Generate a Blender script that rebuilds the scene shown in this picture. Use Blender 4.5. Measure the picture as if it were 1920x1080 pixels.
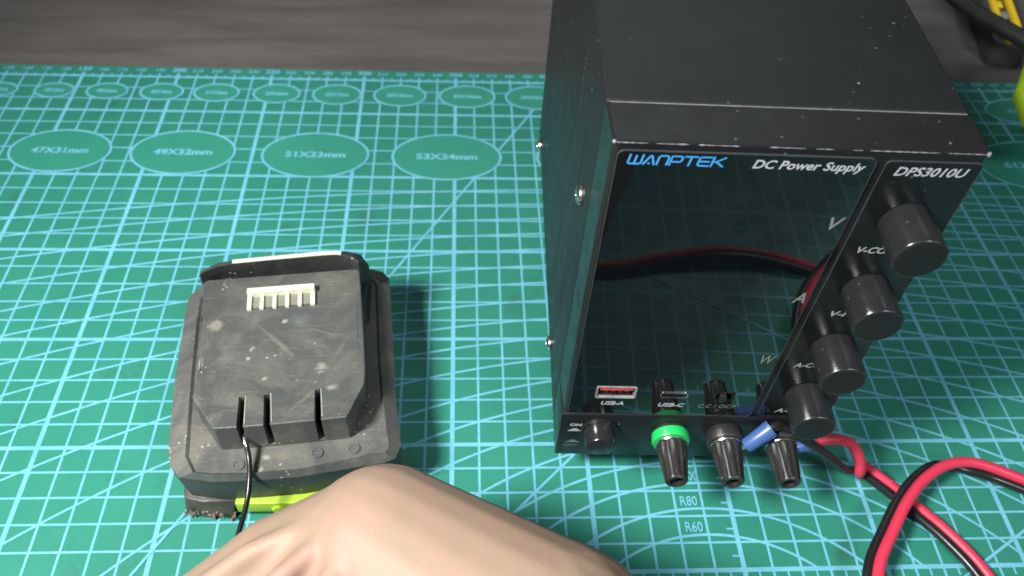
import bpy, bmesh, math, random
from mathutils import Vector, Matrix, Euler, noise
random.seed(7)
for o in list(bpy.data.objects): bpy.data.objects.remove(o)
SC = bpy.context.scene
COL = SC.collection
S = 0.01                                   # all builders work in centimetres
def W(x, y, z=0.0):                        # cutting-mat coordinates (cm, z from the mat's surface) -> metres
    return Vector(((x - 40) * S, y * S, (z + 0.3) * S))

# ------------------------------------------------------------------ camera
cd = bpy.data.cameras.new('camera'); cam = bpy.data.objects.new('camera', cd); COL.objects.link(cam)
cam.location = W(35.279, -11.773, 27.744)
cam.rotation_euler = Euler((math.radians(41.604), math.radians(-2.715), math.radians(-2.190)), 'XYZ')
cd.sensor_width = 36; cd.lens = 29.984; cd.clip_start = 0.005; cd.clip_end = 20
cd.dof.use_dof = True; cd.dof.focus_distance = 0.245; cd.dof.aperture_fstop = 18
SC.camera = cam
# ------------------------------------------------------------------ world, lamps, exposure
wd = bpy.data.worlds.new('World'); SC.world = wd; wd.use_nodes = True
wd.node_tree.nodes['Background'].inputs[0].default_value = (0.80, 0.90, 1.0, 1)
wd.node_tree.nodes['Background'].inputs[1].default_value = 0.055
def area(name, loc, target, size, power, color):
    l = bpy.data.lights.new(name, 'AREA'); l.shape = 'RECTANGLE'; l.size, l.size_y = size; l.energy = power; l.color = color
    o = bpy.data.objects.new(name, l); COL.objects.link(o); o.location = loc
    o.rotation_euler = (target - loc).to_track_quat('-Z', 'Y').to_euler()
    return o
sl_ = bpy.data.lights.new('desk_lamp_light', 'SPOT'); sl_.energy = 47; sl_.color = (1.0, 0.98, 0.94); sl_.shadow_soft_size = 0.075; sl_.spot_size = math.radians(76); sl_.spot_blend = 1.0
so_ = bpy.data.objects.new('desk_lamp_light', sl_); COL.objects.link(so_); so_.location = W(-1, -18, 57); so_.rotation_euler = (W(41, 13, 0) - W(-1, -18, 57)).to_track_quat('-Z', 'Y').to_euler()
area('window_light', W(60, 120, 120), W(45, 10, 5), (0.9, 0.45), 1.4, (0.9, 0.96, 1.0))
area('ceiling_lamp_light', W(112, -88, 115), W(48, 5, 0), (0.5, 0.3), 11, (0.93, 0.97, 1.0))
SC.view_settings.view_transform = 'Standard'; SC.view_settings.look = 'None'
SC.view_settings.exposure = 0.0; SC.view_settings.gamma = 1.0
SC.render.engine = 'CYCLES'

# ------------------------------------------------------------------ materials
class NT:
    def __init__(s, name):
        m = bpy.data.materials.new(name); m.use_nodes = True; s.m = m; s.t = m.node_tree
        s.b = s.t.nodes['Principled BSDF']; s.tc = s.n('ShaderNodeTexCoord')
        s.co = s.tc.outputs['Object']
    def n(s, k, **a):
        x = s.t.nodes.new(k)
        for q, v in a.items(): setattr(x, q, v)
        return x
    def l(s, a, b): s.t.links.new(a, b)
    def noise(s, scale, detail=4, rough=0.6, co=None, dist=0.0):
        x = s.n('ShaderNodeTexNoise'); x.inputs['Scale'].default_value = scale; x.inputs['Detail'].default_value = detail
        x.inputs['Roughness'].default_value = rough; x.inputs['Distortion'].default_value = dist
        s.l(co or s.co, x.inputs['Vector']); return x.outputs['Fac']
    def ramp(s, f, a, b, lo=0.0, hi=1.0):
        x = s.n('ShaderNodeMapRange'); s.l(f, x.inputs[0])
        for i, v in zip((1, 2, 3, 4), (a, b, lo, hi)): x.inputs[i].default_value = v
        return x.outputs[0]
    def math(s, op, a, b=None):
        x = s.n('ShaderNodeMath', operation=op)
        for i, v in enumerate((a, b)):
            if v is None: continue
            if isinstance(v, (int, float)): x.inputs[i].default_value = v
            else: s.l(v, x.inputs[i])
        return x.outputs[0]
    def mix(s, f, a, b):
        x = s.n('ShaderNodeMix', data_type='RGBA')
        if isinstance(f, (int, float)): x.inputs[0].default_value = f
        else: s.l(f, x.inputs[0])
        for i, v in ((6, a), (7, b)):
            if isinstance(v, (tuple, list)): x.inputs[i].default_value = (*v[:3], 1)
            else: s.l(v, x.inputs[i])
        return x.outputs[2]
    def mapping(s, loc=(0, 0, 0), rot=(0, 0, 0), scale=(1, 1, 1), kind='POINT', co=None):
        x = s.n('ShaderNodeMapping', vector_type=kind); x.inputs[1].default_value = loc; x.inputs[2].default_value = rot; x.inputs[3].default_value = scale
        s.l(co or s.co, x.inputs[0]); return x.outputs[0]
    def spot(s, x, y, rx, ry, ang=0.0, soft=0.5, wob=0.0, zmin=None):   # an elliptical mark in the object's xy plane, cm
        v = s.mapping((x * S, y * S, 0), (0, 0, math.radians(ang)), (rx * S, ry * S, 100), 'TEXTURE')
        d = s.n('ShaderNodeVectorMath', operation='LENGTH'); s.l(v, d.inputs[0]); f = d.outputs['Value']
        if wob: f = s.math('ADD', f, s.math('MULTIPLY', s.math('SUBTRACT', s.noise(330, 5, 0.75), 0.5), wob))
        return s.ramp(f, 1.0, 1.0 - soft, 0, 1)
    def bump(s, h, strength, dist=0.001):
        x = s.n('ShaderNodeBump'); x.inputs['Strength'].default_value = strength; x.inputs['Distance'].default_value = dist
        s.l(h, x.inputs['Height']); s.l(x.outputs[0], s.b.inputs['Normal'])
    def set(s, base=None, rough=None, metal=None, spec=None, coat=None):
        for k, v in (('Base Color', base), ('Roughness', rough), ('Metallic', metal), ('Specular IOR Level', spec), ('Coat Weight', coat)):
            if v is None: continue
            if isinstance(v, tuple): s.b.inputs[k].default_value = (*v[:3], 1)
            elif isinstance(v, (int, float)): s.b.inputs[k].default_value = v
            else: s.l(v, s.b.inputs[k])
        return s

def simple(name, col, rough, metal=0.0, var=0.12, scale=60, bump=0.0, spec=0.5, dust=0.0, dustcol=(0.35, 0.35, 0.33)):
    k = NT(name); f = k.noise(scale)
    c = k.mix(f, tuple(v * (1 - var) for v in col), tuple(min(1, v * (1 + var)) for v in col))
    if dust:
        vo = k.n('ShaderNodeTexVoronoi', feature='F1'); vo.inputs['Scale'].default_value = 300; k.l(k.co, vo.inputs['Vector'])
        d = k.math('MULTIPLY', k.ramp(vo.outputs['Distance'], 0.16, 0.06), k.ramp(k.noise(35, 3), 0.54, 0.62))
        c = k.mix(k.math('MULTIPLY', d, dust), c, dustcol)
    k.set(c, None, metal, spec)
    k.l(k.ramp(k.noise(scale * 1.7, 3), 0.3, 0.7, max(0.02, rough - 0.06), min(1, rough + 0.06)), k.b.inputs['Roughness'])
    if bump: k.bump(k.noise(1800, 2), bump, 0.0002)
    return k.m

def m_wood():
    k = NT('dark_walnut_laminate')
    v = k.mapping(scale=(1.6, 13, 1)); w = k.noise(5, 6, 0.62, v, 0.6); v2 = k.mapping(scale=(7, 260, 1)); f = k.noise(9, 5, 0.7, v2)
    c = k.mix(k.ramp(w, 0.32, 0.68), (0.058, 0.053, 0.050), (0.118, 0.109, 0.102))
    c = k.mix(k.ramp(f, 0.35, 0.75, 0, 0.55), c, (0.155, 0.146, 0.138))
    k.set(c, k.ramp(f, 0.3, 0.7, 0.42, 0.58), spec=0.5); k.bump(f, 0.25, 0.0003); return k.m
def m_mat():
    k = NT('green_mat_vinyl')
    big = k.noise(14, 3); fine = k.noise(900, 2)
    c = k.mix(k.ramp(big, 0.3, 0.7), (0.024, 0.200, 0.142), (0.030, 0.228, 0.164))
    c = k.mix(k.ramp(fine, 0.35, 0.75, 0, 0.25), c, (0.036, 0.25, 0.18))
    st = k.math('MULTIPLY', k.ramp(k.noise(38, 5, 0.7), 0.60, 0.70), 0.5)
    c = k.mix(st, c, (0.035, 0.12, 0.09))
    sv = k.mapping(rot=(0, 0, 0.5), scale=(30, 900, 1)); sc = k.ramp(k.noise(3, 2, 0.5, sv), 0.68, 0.74, 0, 0.30)
    c = k.mix(sc, c, (0.10, 0.33, 0.27))
    k.set(c, k.ramp(k.noise(120, 3), 0.3, 0.7, 0.42, 0.56), spec=0.4); k.bump(fine, 0.35, 0.00015); return k.m
def m_ink():
    k = NT('pale_blue_print')
    c = k.mix(k.ramp(k.noise(70, 5, 0.7), 0.35, 0.7), (0.115, 0.375, 0.505), (0.165, 0.455, 0.585))
    c = k.mix(k.ramp(k.noise(420, 4, 0.75), 0.60, 0.74, 0, 0.45), c, (0.045, 0.32, 0.28))
    k.set(c, 0.5, spec=0.35); return k.m

M = {}
M['wood'] = m_wood(); M['mat'] = m_mat(); M['ink'] = m_ink()
M['case'] = simple('black_powder_coated_steel', (0.011, 0.0125, 0.0135), 0.46, bump=0.35, var=0.2, dust=0.45, spec=0.32)
M['bezel'] = simple('black_satin_plastic', (0.010, 0.011, 0.012), 0.34, bump=0.2, dust=0.4, spec=0.35)
M['satin_panel'] = simple('dark_matte_film', (0.007, 0.009, 0.010), 0.26, dust=0.25, spec=0.4)
M['knob'] = simple('black_knob_plastic', (0.016, 0.017, 0.019), 0.23, bump=0.1, dust=0.35, spec=0.7)
M['knob_cap'] = simple('dark_knob_cap', (0.010, 0.012, 0.013), 0.5, spec=0.3)
M['post'] = simple('black_ribbed_plastic', (0.020, 0.020, 0.020), 0.38, bump=0.4, dust=0.5)
M['hole'] = simple('black_socket', (0.004, 0.004, 0.004), 0.6)
M['green_plastic'] = simple('green_collar_plastic', (0.012, 0.46, 0.10), 0.35)
M['metal'] = simple('nickel_steel', (0.62, 0.60, 0.57), 0.25, metal=1.0)
M['edge_metal'] = simple('worn_bare_edge', (0.30, 0.30, 0.31), 0.4, metal=0.3, var=0.7, scale=300)
M['rim'] = simple('grey_window_rim', (0.035, 0.039, 0.041), 0.4, var=0.6, scale=220)
M['white_ink'] = simple('white_panel_print', (0.44, 0.47, 0.49), 0.5, var=0.25, scale=300)
M['grey_ink'] = simple('grey_panel_print', (0.19, 0.21, 0.21), 0.5)
M['blue_ink'] = simple('blue_logo_print', (0.06, 0.33, 0.75), 0.45)
M['red_plastic'] = simple('red_tongue_plastic', (0.62, 0.05, 0.045), 0.4)
M['red_wire'] = simple('red_silicone', (0.60, 0.035, 0.08), 0.42, bump=0.1, var=0.06)
M['black_wire'] = simple('black_silicone', (0.013, 0.013, 0.014), 0.28, bump=0.1)
M['blue_sleeve'] = simple('blue_nylon_sleeve', (0.05, 0.105, 0.30), 0.34)
M['rubber'] = simple('black_rubber', (0.01, 0.01, 0.012), 0.45, bump=0.2)
M['lime'] = simple('lime_green_plastic', (0.29, 0.45, 0.012), 0.45, bump=0.2, var=0.2)
M['yellow'] = simple('yellow_plastic', (0.80, 0.56, 0.02), 0.4)
M['dark_plastic'] = simple('dark_grey_plastic', (0.035, 0.035, 0.036), 0.45, bump=0.3)
M['cream'] = simple('cream_nylon', (0.60, 0.61, 0.47), 0.45, var=0.1, scale=200)
M['solder'] = simple('tinned_copper', (0.7, 0.68, 0.62), 0.2, metal=1.0)
M['black_slot'] = simple('terminal_slot_dark', (0.006, 0.006, 0.006), 0.6)
def m_glass():
    k = NT('black_display_window'); k.set((0.0035, 0.005, 0.006), None, 0.0, 0.5); k.b.inputs['IOR'].default_value = 1.8
    k.l(k.ramp(k.noise(60, 3), 0.3, 0.75, 0.012, 0.035), k.b.inputs['Roughness'])
    vo = k.n('ShaderNodeTexVoronoi', feature='F1'); vo.inputs['Scale'].default_value = 260; k.l(k.co, vo.inputs['Vector'])
    d = k.math('MULTIPLY', k.ramp(vo.outputs['Distance'], 0.10, 0.04), k.ramp(k.noise(45, 2), 0.62, 0.66))
    k.l(k.mix(k.math('MULTIPLY', d, 0.5), (0.0035, 0.005, 0.006), (0.2, 0.22, 0.2)), k.b.inputs['Base Color'])
    return k.m
M['glass'] = m_glass()
# grubby battery plastics; marks are in battery coordinates (cm from its base point)
def m_battery(name, base, dusty, marks, amount):
    k = NT(name)
    n1 = k.noise(55, 6, 0.7, None, 0.8); n2 = k.noise(190, 5, 0.75); n3 = k.noise(24, 4)
    c = k.mix(k.ramp(n3, 0.3, 0.7), tuple(v * 0.85 for v in base), tuple(v * 1.15 for v in base))
    c = k.mix(k.math('MULTIPLY', k.ramp(n1, 0.46, 0.72), amount), c, dusty)
    c = k.mix(k.ramp(n2, 0.62, 0.78, 0, 0.4 * amount), c, tuple(min(1, v * 1.7) for v in dusty))
    for rot, sx in ((0.4, 1), (-0.8, 2), (1.9, 3), (2.6, 4), (-0.3, 5)):
        v = k.mapping((sx, sx * 2, 0), (0, 0, rot), (60, 1300, 60)); s = k.math('MULTIPLY', k.ramp(k.noise(1.2, 2, 0.5, v, 0.6), 0.66, 0.74, 0, 0.30), k.ramp(k.noise(40 + 10 * sx, 2), 0.45, 0.6))
        c = k.mix(s, c, tuple(min(1, v * 1.6) for v in dusty))
    vo = k.n('ShaderNodeTexVoronoi', feature='F1'); vo.inputs['Scale'].default_value = 420; k.l(k.co, vo.inputs['Vector'])
    d = k.math('MULTIPLY', k.ramp(vo.outputs['Distance'], 0.22, 0.10), k.ramp(k.noise(60, 3), 0.56, 0.62))
    c = k.mix(k.math('MULTIPLY', d, 0.8), c, (0.42, 0.42, 0.36))
    for (x, y, rx, ry, a, soft, wob, f, col) in marks:
        c = k.mix(k.math('MULTIPLY', k.spot(x, y, rx, ry, a, max(soft, 0.6), wob + 1.6), f * 0.42), c, col)
    k.set(c, k.ramp(n1, 0.3, 0.75, 0.40, 0.62), spec=0.5); k.bump(k.math('ADD', k.noise(700, 3), k.math('MULTIPLY', n2, 0.7)), 0.4, 0.0003)
    return k.m
BX, BY = 29.0, 6.5
tan = (0.24, 0.225, 0.165); pale = (0.50, 0.50, 0.42)
M['bat_plate'] = m_battery('scuffed_grey_nylon', (0.066, 0.070, 0.067), (0.18, 0.175, 0.145), [
    (-0.2, 0.45, 1.15, 0.11, -43, 0.8, 0.5, 0.65, tan), (0.25, 0.0, 0.6, 0.16, -47, 0.8, 0.5, 0.6, tan),
    (-2.33, 1.05, 0.32, 0.30, 0, 0.25, 0.3, 0.85, (0.40, 0.39, 0.31)), (0.05, 1.25, 0.14, 0.09, 50, 0.3, 0.3, 1.0, pale),
    (0.55, 1.3, 0.5, 0.35, 20, 0.9, 0.8, 0.45, (0.22, 0.25, 0.25)),
    (-1.1, 2.55, 1.6, 0.6, 5, 0.9, 0.7, 0.6, (0.15, 0.14, 0.105)), (1.2, 2.9, 1.9, 0.9, 5, 0.9, 0.8, 0.65, (0.15, 0.14, 0.105)),
    (-2.55, -0.55, 0.14, 0.35, 0, 0.4, 0.5, 0.9, pale), (-0.95, -0.4, 0.09, 0.10, 0, 0.4, 0.3, 1.0, pale), (-0.9, 0.0, 0.06, 0.14, -25, 0.5, 0.3, 0.9, pale),
    (1.15, -2.05, 0.75, 0.09, 48, 0.7, 0.4, 0.7, tan), (1.35, 0.8, 0.7, 0.07, -20, 0.8, 0.5, 0.6, tan), (2.15, 0.1, 0.6, 0.10, 70, 0.8, 0.5, 0.55, tan),
    (1.55, -0.8, 0.25, 0.3, 0, 0.8, 0.8, 0.8, pale), (2.0, -1.6, 0.2, 0.14, 20, 0.8, 0.8, 0.8, pale), (-0.3, -1.25, 0.15, 0.08, 30, 0.7, 0.5, 0.9, pale)], 0.5)
M['bat_body'] = m_battery('dusty_grey_nylon', (0.075, 0.080, 0.078), (0.19, 0.182, 0.145), [
    (-2.4, -2.6, 0.9, 1.1, 20, 0.9, 0.8, 0.45, tan), (0.4, -3.45, 0.35, 0.3, 0, 0.8, 0.9, 0.7, tan), (-0.1, -3.5, 0.14, 0.1, 0, 0.5, 0.5, 0.9, pale),
    (3.45, -2.9, 0.5, 0.6, 0, 0.9, 0.9, 0.5, (0.03, 0.03, 0.04)), (-0.2, -3.95, 0.13, 0.08, 60, 0.5, 0.5, 0.9, pale)], 0.6)
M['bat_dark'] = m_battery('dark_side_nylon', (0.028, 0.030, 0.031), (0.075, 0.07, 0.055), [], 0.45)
M['bat_dirt'] = m_battery('dried_dirt', (0.13, 0.105, 0.078), (0.23, 0.17, 0.12), [], 0.9)
M['bat_foot'] = m_battery('dirty_foot_nylon', (0.045, 0.043, 0.038), (0.15, 0.115, 0.08), [], 0.8)
def m_skin():
    k = NT('skin')
    n = k.noise(28, 4, 0.6); c = k.mix(k.ramp(n, 0.3, 0.7), (0.285, 0.205, 0.146), (0.325, 0.24, 0.172))
    r = k.ramp(k.noise(45, 5, 0.65, k.mapping(rot=(0, 0, 0.5), scale=(1.6, 0.8, 1)), 0.7), 0.42, 0.72, 0, 0.75)
    c = k.mix(r, c, (0.36, 0.205, 0.165))
    k.set(c, 0.52, spec=0.35)
    k.b.inputs['Subsurface Weight'].default_value = 0.12; k.b.inputs['Subsurface Radius'].default_value = (0.01, 0.004, 0.002); k.b.inputs['Subsurface Scale'].default_value = 0.3
    k.bump(k.math('ADD', k.math('MULTIPLY', k.noise(150, 5, 0.7, k.mapping(rot=(0, 0, 0.35), scale=(2.6, 1.0, 2)), 1.0), 1.3), k.noise(1500, 4, 0.7)), 0.30, 0.0003)
    return k.m
M['skin'] = m_skin()
M['nail'] = simple('fingernail', (0.70, 0.46, 0.38), 0.3)

# ------------------------------------------------------------------ mesh helpers
def tag(o, label=None, cat=None, group=None, kind=None):
    for k, v in (('label', label), ('category', cat), ('group', group), ('kind', kind)):
        if v: o[k] = v
    return o
def empty(name, loc=(0, 0, 0), rot=None):
    o = bpy.data.objects.new(name, None); COL.objects.link(o); o.location = loc; o.empty_display_size = 0.01
    if rot: o.rotation_euler = rot
    return o
def link(name, me, mat, parent=None, smooth=40):
    me.materials.clear(); me.materials.append(mat)
    if smooth:
        for p in me.polygons: p.use_smooth = True
        me.set_sharp_from_angle(angle=math.radians(smooth))
    o = bpy.data.objects.new(name, me); COL.objects.link(o)
    if parent: o.parent = parent
    return o
class G:                                    # gathers shapes (cm) into one mesh
    def __init__(s): s.bm = bmesh.new()
    def add(s, vs, fs):
        v = [s.bm.verts.new(Vector(p) * S) for p in vs]
        for f in fs:
            try: s.bm.faces.new([v[i] for i in f])
            except ValueError: pass
        return v
    def prism(s, poly, z0, z1, top=None, axis='z', mid=None):   # poly of (a,b); rings from z0 to z1
        rings = [(poly, z0)] + (mid or []) + [(top or poly, z1)]; n = len(poly)
        def P(a, b, c): return (a, b, c) if axis == 'z' else ((a, c, b) if axis == 'y' else (c, a, b))
        vs = [P(a, b, z) for pl, z in rings for a, b in pl]
        fs = [[r * n + i, r * n + (i + 1) % n, (r + 1) * n + (i + 1) % n, (r + 1) * n + i] for r in range(len(rings) - 1) for i in range(n)]
        fs += [list(range(n))[::-1], [(len(rings) - 1) * n + i for i in range(n)]]
        s.add(vs, fs); return s
    def box(s, a, b): return s.prism([(a[0], a[1]), (b[0], a[1]), (b[0], b[1]), (a[0], b[1])], a[2], b[2])
    def lathe(s, prof, n=32, o=(0, 0, 0), axis='-y', ribs=0, rib=0.0, caps=True):  # prof: (t along axis, r)
        vs = []; N = n
        for j, q in enumerate(prof):
            t, r = q[0], q[1]; rb = rib if (len(q) > 2 and q[2]) else 0
            for i in range(N):
                a = 2 * math.pi * i / N; rr = r - (rb if (ribs and math.cos(a * ribs) < -0.2) else 0)
                c, d = rr * math.cos(a), rr * math.sin(a)
                vs.append({'-y': (o[0] + c, o[1] - t, o[2] + d), 'z': (o[0] + c, o[1] + d, o[2] + t), '-x': (o[0] - t, o[1] + c, o[2] + d)}[axis])
        m = len(prof); fs = [[j * N + i, j * N + (i + 1) % N, (j + 1) * N + (i + 1) % N, (j + 1) * N + i] for j in range(m - 1) for i in range(N)]
        if caps: fs += [list(range(N))[::-1], [(m - 1) * N + i for i in range(N)]]
        s.add(vs, fs); return s
    def sweep(s, pts, r, n=14, caps=True, radii=None):
        P = [Vector(p) for p in pts]; m = len(P); vs = []; up = Vector((0, 0, 1)); prev = None
        for i in range(m):
            t = (P[min(i + 1, m - 1)] - P[max(i - 1, 0)]).normalized()
            if prev is None: a = t.cross(up).normalized() if abs(t.z) < 0.95 else t.cross(Vector((1, 0, 0))).normalized()
            else: a = (prev - t * prev.dot(t)).normalized()
            prev = a; b = t.cross(a); rr = radii[i] if radii else r
            for j in range(n):
                q = 2 * math.pi * j / n; vs.append(P[i] + (a * math.cos(q) + b * math.sin(q)) * rr)
        fs = [[i * n + j, i * n + (j + 1) % n, (i + 1) * n + (j + 1) % n, (i + 1) * n + j] for i in range(m - 1) for j in range(n)]
        if caps: fs += [list(range(n))[::-1], [(m - 1) * n + j for j in range(n)]]
        s.add(vs, fs); return s
    def quadline(s, a, b, w, z):
        a, b = Vector(a), Vector(b); d = (b - a).normalized(); n = Vector((-d.y, d.x)) * w / 2
        s.add([(*(a + n), z), (*(b + n), z), (*(b - n), z), (*(a - n), z)], [[3, 2, 1, 0]]); return s
    def ribbon(s, pts, w, z, closed=False):
        P = [Vector(p) for p in pts]; m = len(P); vs = []
        for i in range(m):
            if closed: t = P[(i + 1) % m] - P[i - 1]
            else: t = P[min(i + 1, m - 1)] - P[max(i - 1, 0)]
            t.normalize(); n = Vector((-t.y, t.x)) * w / 2; vs += [(*(P[i] + n), z), (*(P[i] - n), z)]
        fs = [[2 * i, 2 * i + 1, (2 * i + 3) % (2 * m), (2 * i + 2) % (2 * m)] for i in range(m if closed else m - 1)]
        s.add(vs, fs); return s
    def done(s, name, mat, parent=None, bevel=0, seg=2, smooth=40, recalc=True, minang=25):
        if recalc: bmesh.ops.recalc_face_normals(s.bm, faces=s.bm.faces)
        if bevel:
            ed = [e for e in s.bm.edges if len(e.link_faces) == 2 and e.calc_face_angle(0) > math.radians(minang)]
            bmesh.ops.bevel(s.bm, geom=ed, offset=bevel * S, segments=seg, affect='EDGES', profile=0.5, clamp_overlap=True)
        me = bpy.data.meshes.new(name); s.bm.to_mesh(me); s.bm.free()
        return link(name, me, mat, parent, smooth)
def rrect(x0, y0, x1, y1, r, n=5):
    out = []
    for cx, cy, a0 in ((x1 - r, y1 - r, 0), (x0 + r, y1 - r, 90), (x0 + r, y0 + r, 180), (x1 - r, y0 + r, 270)):
        for i in range(n + 1):
            a = math.radians(a0 + 90 * i / n); out.append((cx + r * math.cos(a), cy + r * math.sin(a)))
    return out
def spline(pts, k=10):                      # Catmull-Rom through the points
    P = [Vector(p) for p in pts]; P = [2 * P[0] - P[1]] + P + [2 * P[-1] - P[-2]]; out = []
    for i in range(1, len(P) - 2):
        for j in range(k):
            t = j / k; a, b, c, d = P[i - 1:i + 3]
            out.append(0.5 * ((2 * b) + (c - a) * t + (2 * a - 5 * b + 4 * c - d) * t * t + (3 * b - a - 3 * c + d) * t ** 3))
    out.append(P[-2]); return out
def text_mesh(body, h, shear=0.0, off=0.0, ext=0.0, align='LEFT', sx=1.0, spacing=1.0):   # returns (verts, faces) with cap height h, cm
    c = bpy.data.curves.new('t', 'FONT'); c.body = body; c.size = h / 0.69; c.shear = shear; c.offset = off; c.extrude = ext
    c.align_x = align; c.resolution_u = 3; c.space_character = spacing
    o = bpy.data.objects.new('t', c); COL.objects.link(o)
    me = bpy.data.meshes.new_from_object(o.evaluated_get(bpy.context.evaluated_depsgraph_get()))
    vs = [(v.co.x * sx, v.co.y, v.co.z) for v in me.vertices]; fs = [list(p.vertices) for p in me.polygons]
    bpy.data.objects.remove(o); bpy.data.curves.remove(c); bpy.data.meshes.remove(me)
    return vs, fs
def fit_text(body, x0, x1, h, **k):          # stretched so that it spans x0..x1
    vs, fs = text_mesh(body, h, **k); a = min(v[0] for v in vs); b = max(v[0] for v in vs); q = (x1 - x0) / (b - a)
    return [(x0 + (v[0] - a) * q, v[1], v[2]) for v in vs], fs

# ------------------------------------------------------------------ the setting: desk
g = G(); g.box((-150, -60, -3.5), (150, 90, 0)); desk = g.done('desk', M['wood'], bevel=0.3)
tag(desk, 'dark grey-brown wood grain desk top under the mat', kind='structure')
g = G(); g.box((-400, -400, -76), (400, 400, -75)); fl = g.done('floor', M['dark_plastic']); tag(fl, 'dark floor under the desk', kind='structure')

# ------------------------------------------------------------------ cutting mat
mt = empty('cutting_mat', W(0, 0, -0.3)); tag(mt, 'large green cutting mat printed with pale blue grid, arcs and ovals', 'cutting mat')
g = G(); g.prism(rrect(-1.0, -29, 89, 28.95, 0.8), 0, 0.3); g.done('mat_sheet', M['mat'], mt, bevel=0.05)
Z = 0.3
g = G()
for i in range(0, 89):
    bold = i % 5 == 0; g.quadline((i, -28), (i, 28.32), 0.17 if bold else 0.088, Z + 0.004)
for i in range(0, 88): g.quadline((i + .5, 27.9), (i + .5, 28.22), 0.07, Z + 0.004); g.quadline((i + .5, 0), (i + .5, -0.32), 0.07, Z + 0.004)
for j in range(-28, 29):
    bold = j % 5 == 0 or abs(j) == 28; g.quadline((0, j), (88, j), 0.16 if bold else 0.082, Z + 0.008)
    g.quadline((44.68, j + .5), (45, j + .5), 0.07, Z + 0.008)
g.done('grid_lines', M['ink'], mt, smooth=0)
g = G(); CXA = 43.95
fam = [(1.29, 5.8), (2.29, 7.7), (3.3, 9.9), (4.2, 12.5), (5.25, 15.0), (6.27, 20.2), (7.28, 25.2), (8.3, 29.6), (9.29, 39.8), (10.3, 49.8), (11.28, 59.7),
       (12.28, 70), (13.29, 80), (14.28, 90.2), (15.29, 100.2), (16.27, 120), (17.25, 144), (18.23, 172), (19.24, 182)]
for q, (top, R) in enumerate(fam):
    cy = top - R; pts = []; x = max(0.0, CXA - math.sqrt(max(0, R * R - cy * cy))); x1 = min(88.0, 2 * CXA - x)
    a0 = math.asin((x - CXA) / R); a1 = math.asin((x1 - CXA) / R)
    for i in range(81): a = a0 + (a1 - a0) * i / 80; pts.append((CXA + R * math.sin(a), cy + R * math.cos(a)))
    g.ribbon(pts, 0.095, Z + 0.012 + q * 0.0006)
g.done('arc_lines', M['ink'], mt, smooth=0)
g = G()
for q, (an, ln) in enumerate(((60, 60.0), (45, 73), (30, 90))):
    a = math.radians(an); g.quadline((10, -25), (10 + ln * math.cos(a), -25 + ln * math.sin(a)), 0.10, Z + 0.025 + q * 0.001)
g.done('angle_lines', M['ink'], mt, smooth=0)
ov = [(15.75, 21.72, 47, 31), (21.64, 21.70, 49, 32), (28.09, 21.62, 51, 33), (34.6, 21.57, 53, 34), (41.95, 21.55, 55, 35), (49.2, 21.5, 57, 36), (57.0, 21.5, 59, 37), (65.3, 21.45, 61, 38), (74.5, 21.4, 63, 39), (9.3, 21.7, 45, 30)]
ov += [(x, 26.62, a, b) for x, a, b in ((8.7, 15, 10), (11.15, 17, 11), (13.96, 18, 12), (16.67, 19, 13), (19.48, 20, 14), (22.33, 21, 15), (25.48, 22, 16), (28.67, 23, 17), (32.02, 25, 18), (35.63, 27, 19), (39.33, 29, 20), (43.3, 31, 21), (47.5, 33, 22), (51.9, 35, 23), (56.4, 37, 24), (61.0, 38, 25))] + [(66.9, 26.1, 43, 28)]
for x, y, a, b in ov:
    gd = G(); gr = G(); gt = G()
    aa, bb = a / 20 * 1.02, b / 20 * 1.02
    if y > 25: bb = min(bb, 1.22 if x < 60 else 1.15); aa *= 1.08
    E_ = [(x + aa * math.cos(t * math.pi / 24), y + bb * math.sin(t * math.pi / 24)) for t in range(48)]
    gd.add([(*p, Z + 0.030) for p in E_], [list(range(48))]); gr.ribbon(E_, 0.11, Z + 0.034, True)
    h = 0.40 if y < 25 else 0.27; wd_ = a / 20 * 1.16 if y < 25 else a / 20 * 1.1
    vs, fs = fit_text('%dX%dmm' % (a, b), x - wd_ / 2, x + wd_ / 2, h, off=0.018)
    gt.add([(v[0], y - h / 2 + v[1], Z + 0.038) for v in vs], fs)
    of = gd.done('oval_field', M['mat'], mt, smooth=0); gr.done('oval_outline', M['ink'], of, smooth=0); gt.done('size_lettering', M['ink'], of, smooth=0)
for i in range(0, 88):
    bold = i % 5 == 0; h = 0.33 if bold else 0.25; gt = G()
    vs, fs = text_mesh(str(i * 10), h, off=0.018 if bold else 0.01, align='CENTER', sx=1.05); gt.add([(i + v[0], 28.42 + v[1], Z + 0.038) for v in vs], fs); gt.done('ruler_number', M['ink'], mt, smooth=0)
for tx, x, y in (('R60', 43.52, 1.42), ('R80', 43.5, 2.42), ('R100', 43.6, 3.42), ('R120', 43.5, 4.35)):
    vs, fs = text_mesh(tx, 0.36, off=0.008, align='CENTER', sx=0.78); gt = G(); gt.add([(x + v[0], y - 0.02 + v[1], Z + 0.038) for v in vs], fs); gt.done('radius_number', M['ink'], mt, smooth=0)

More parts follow.
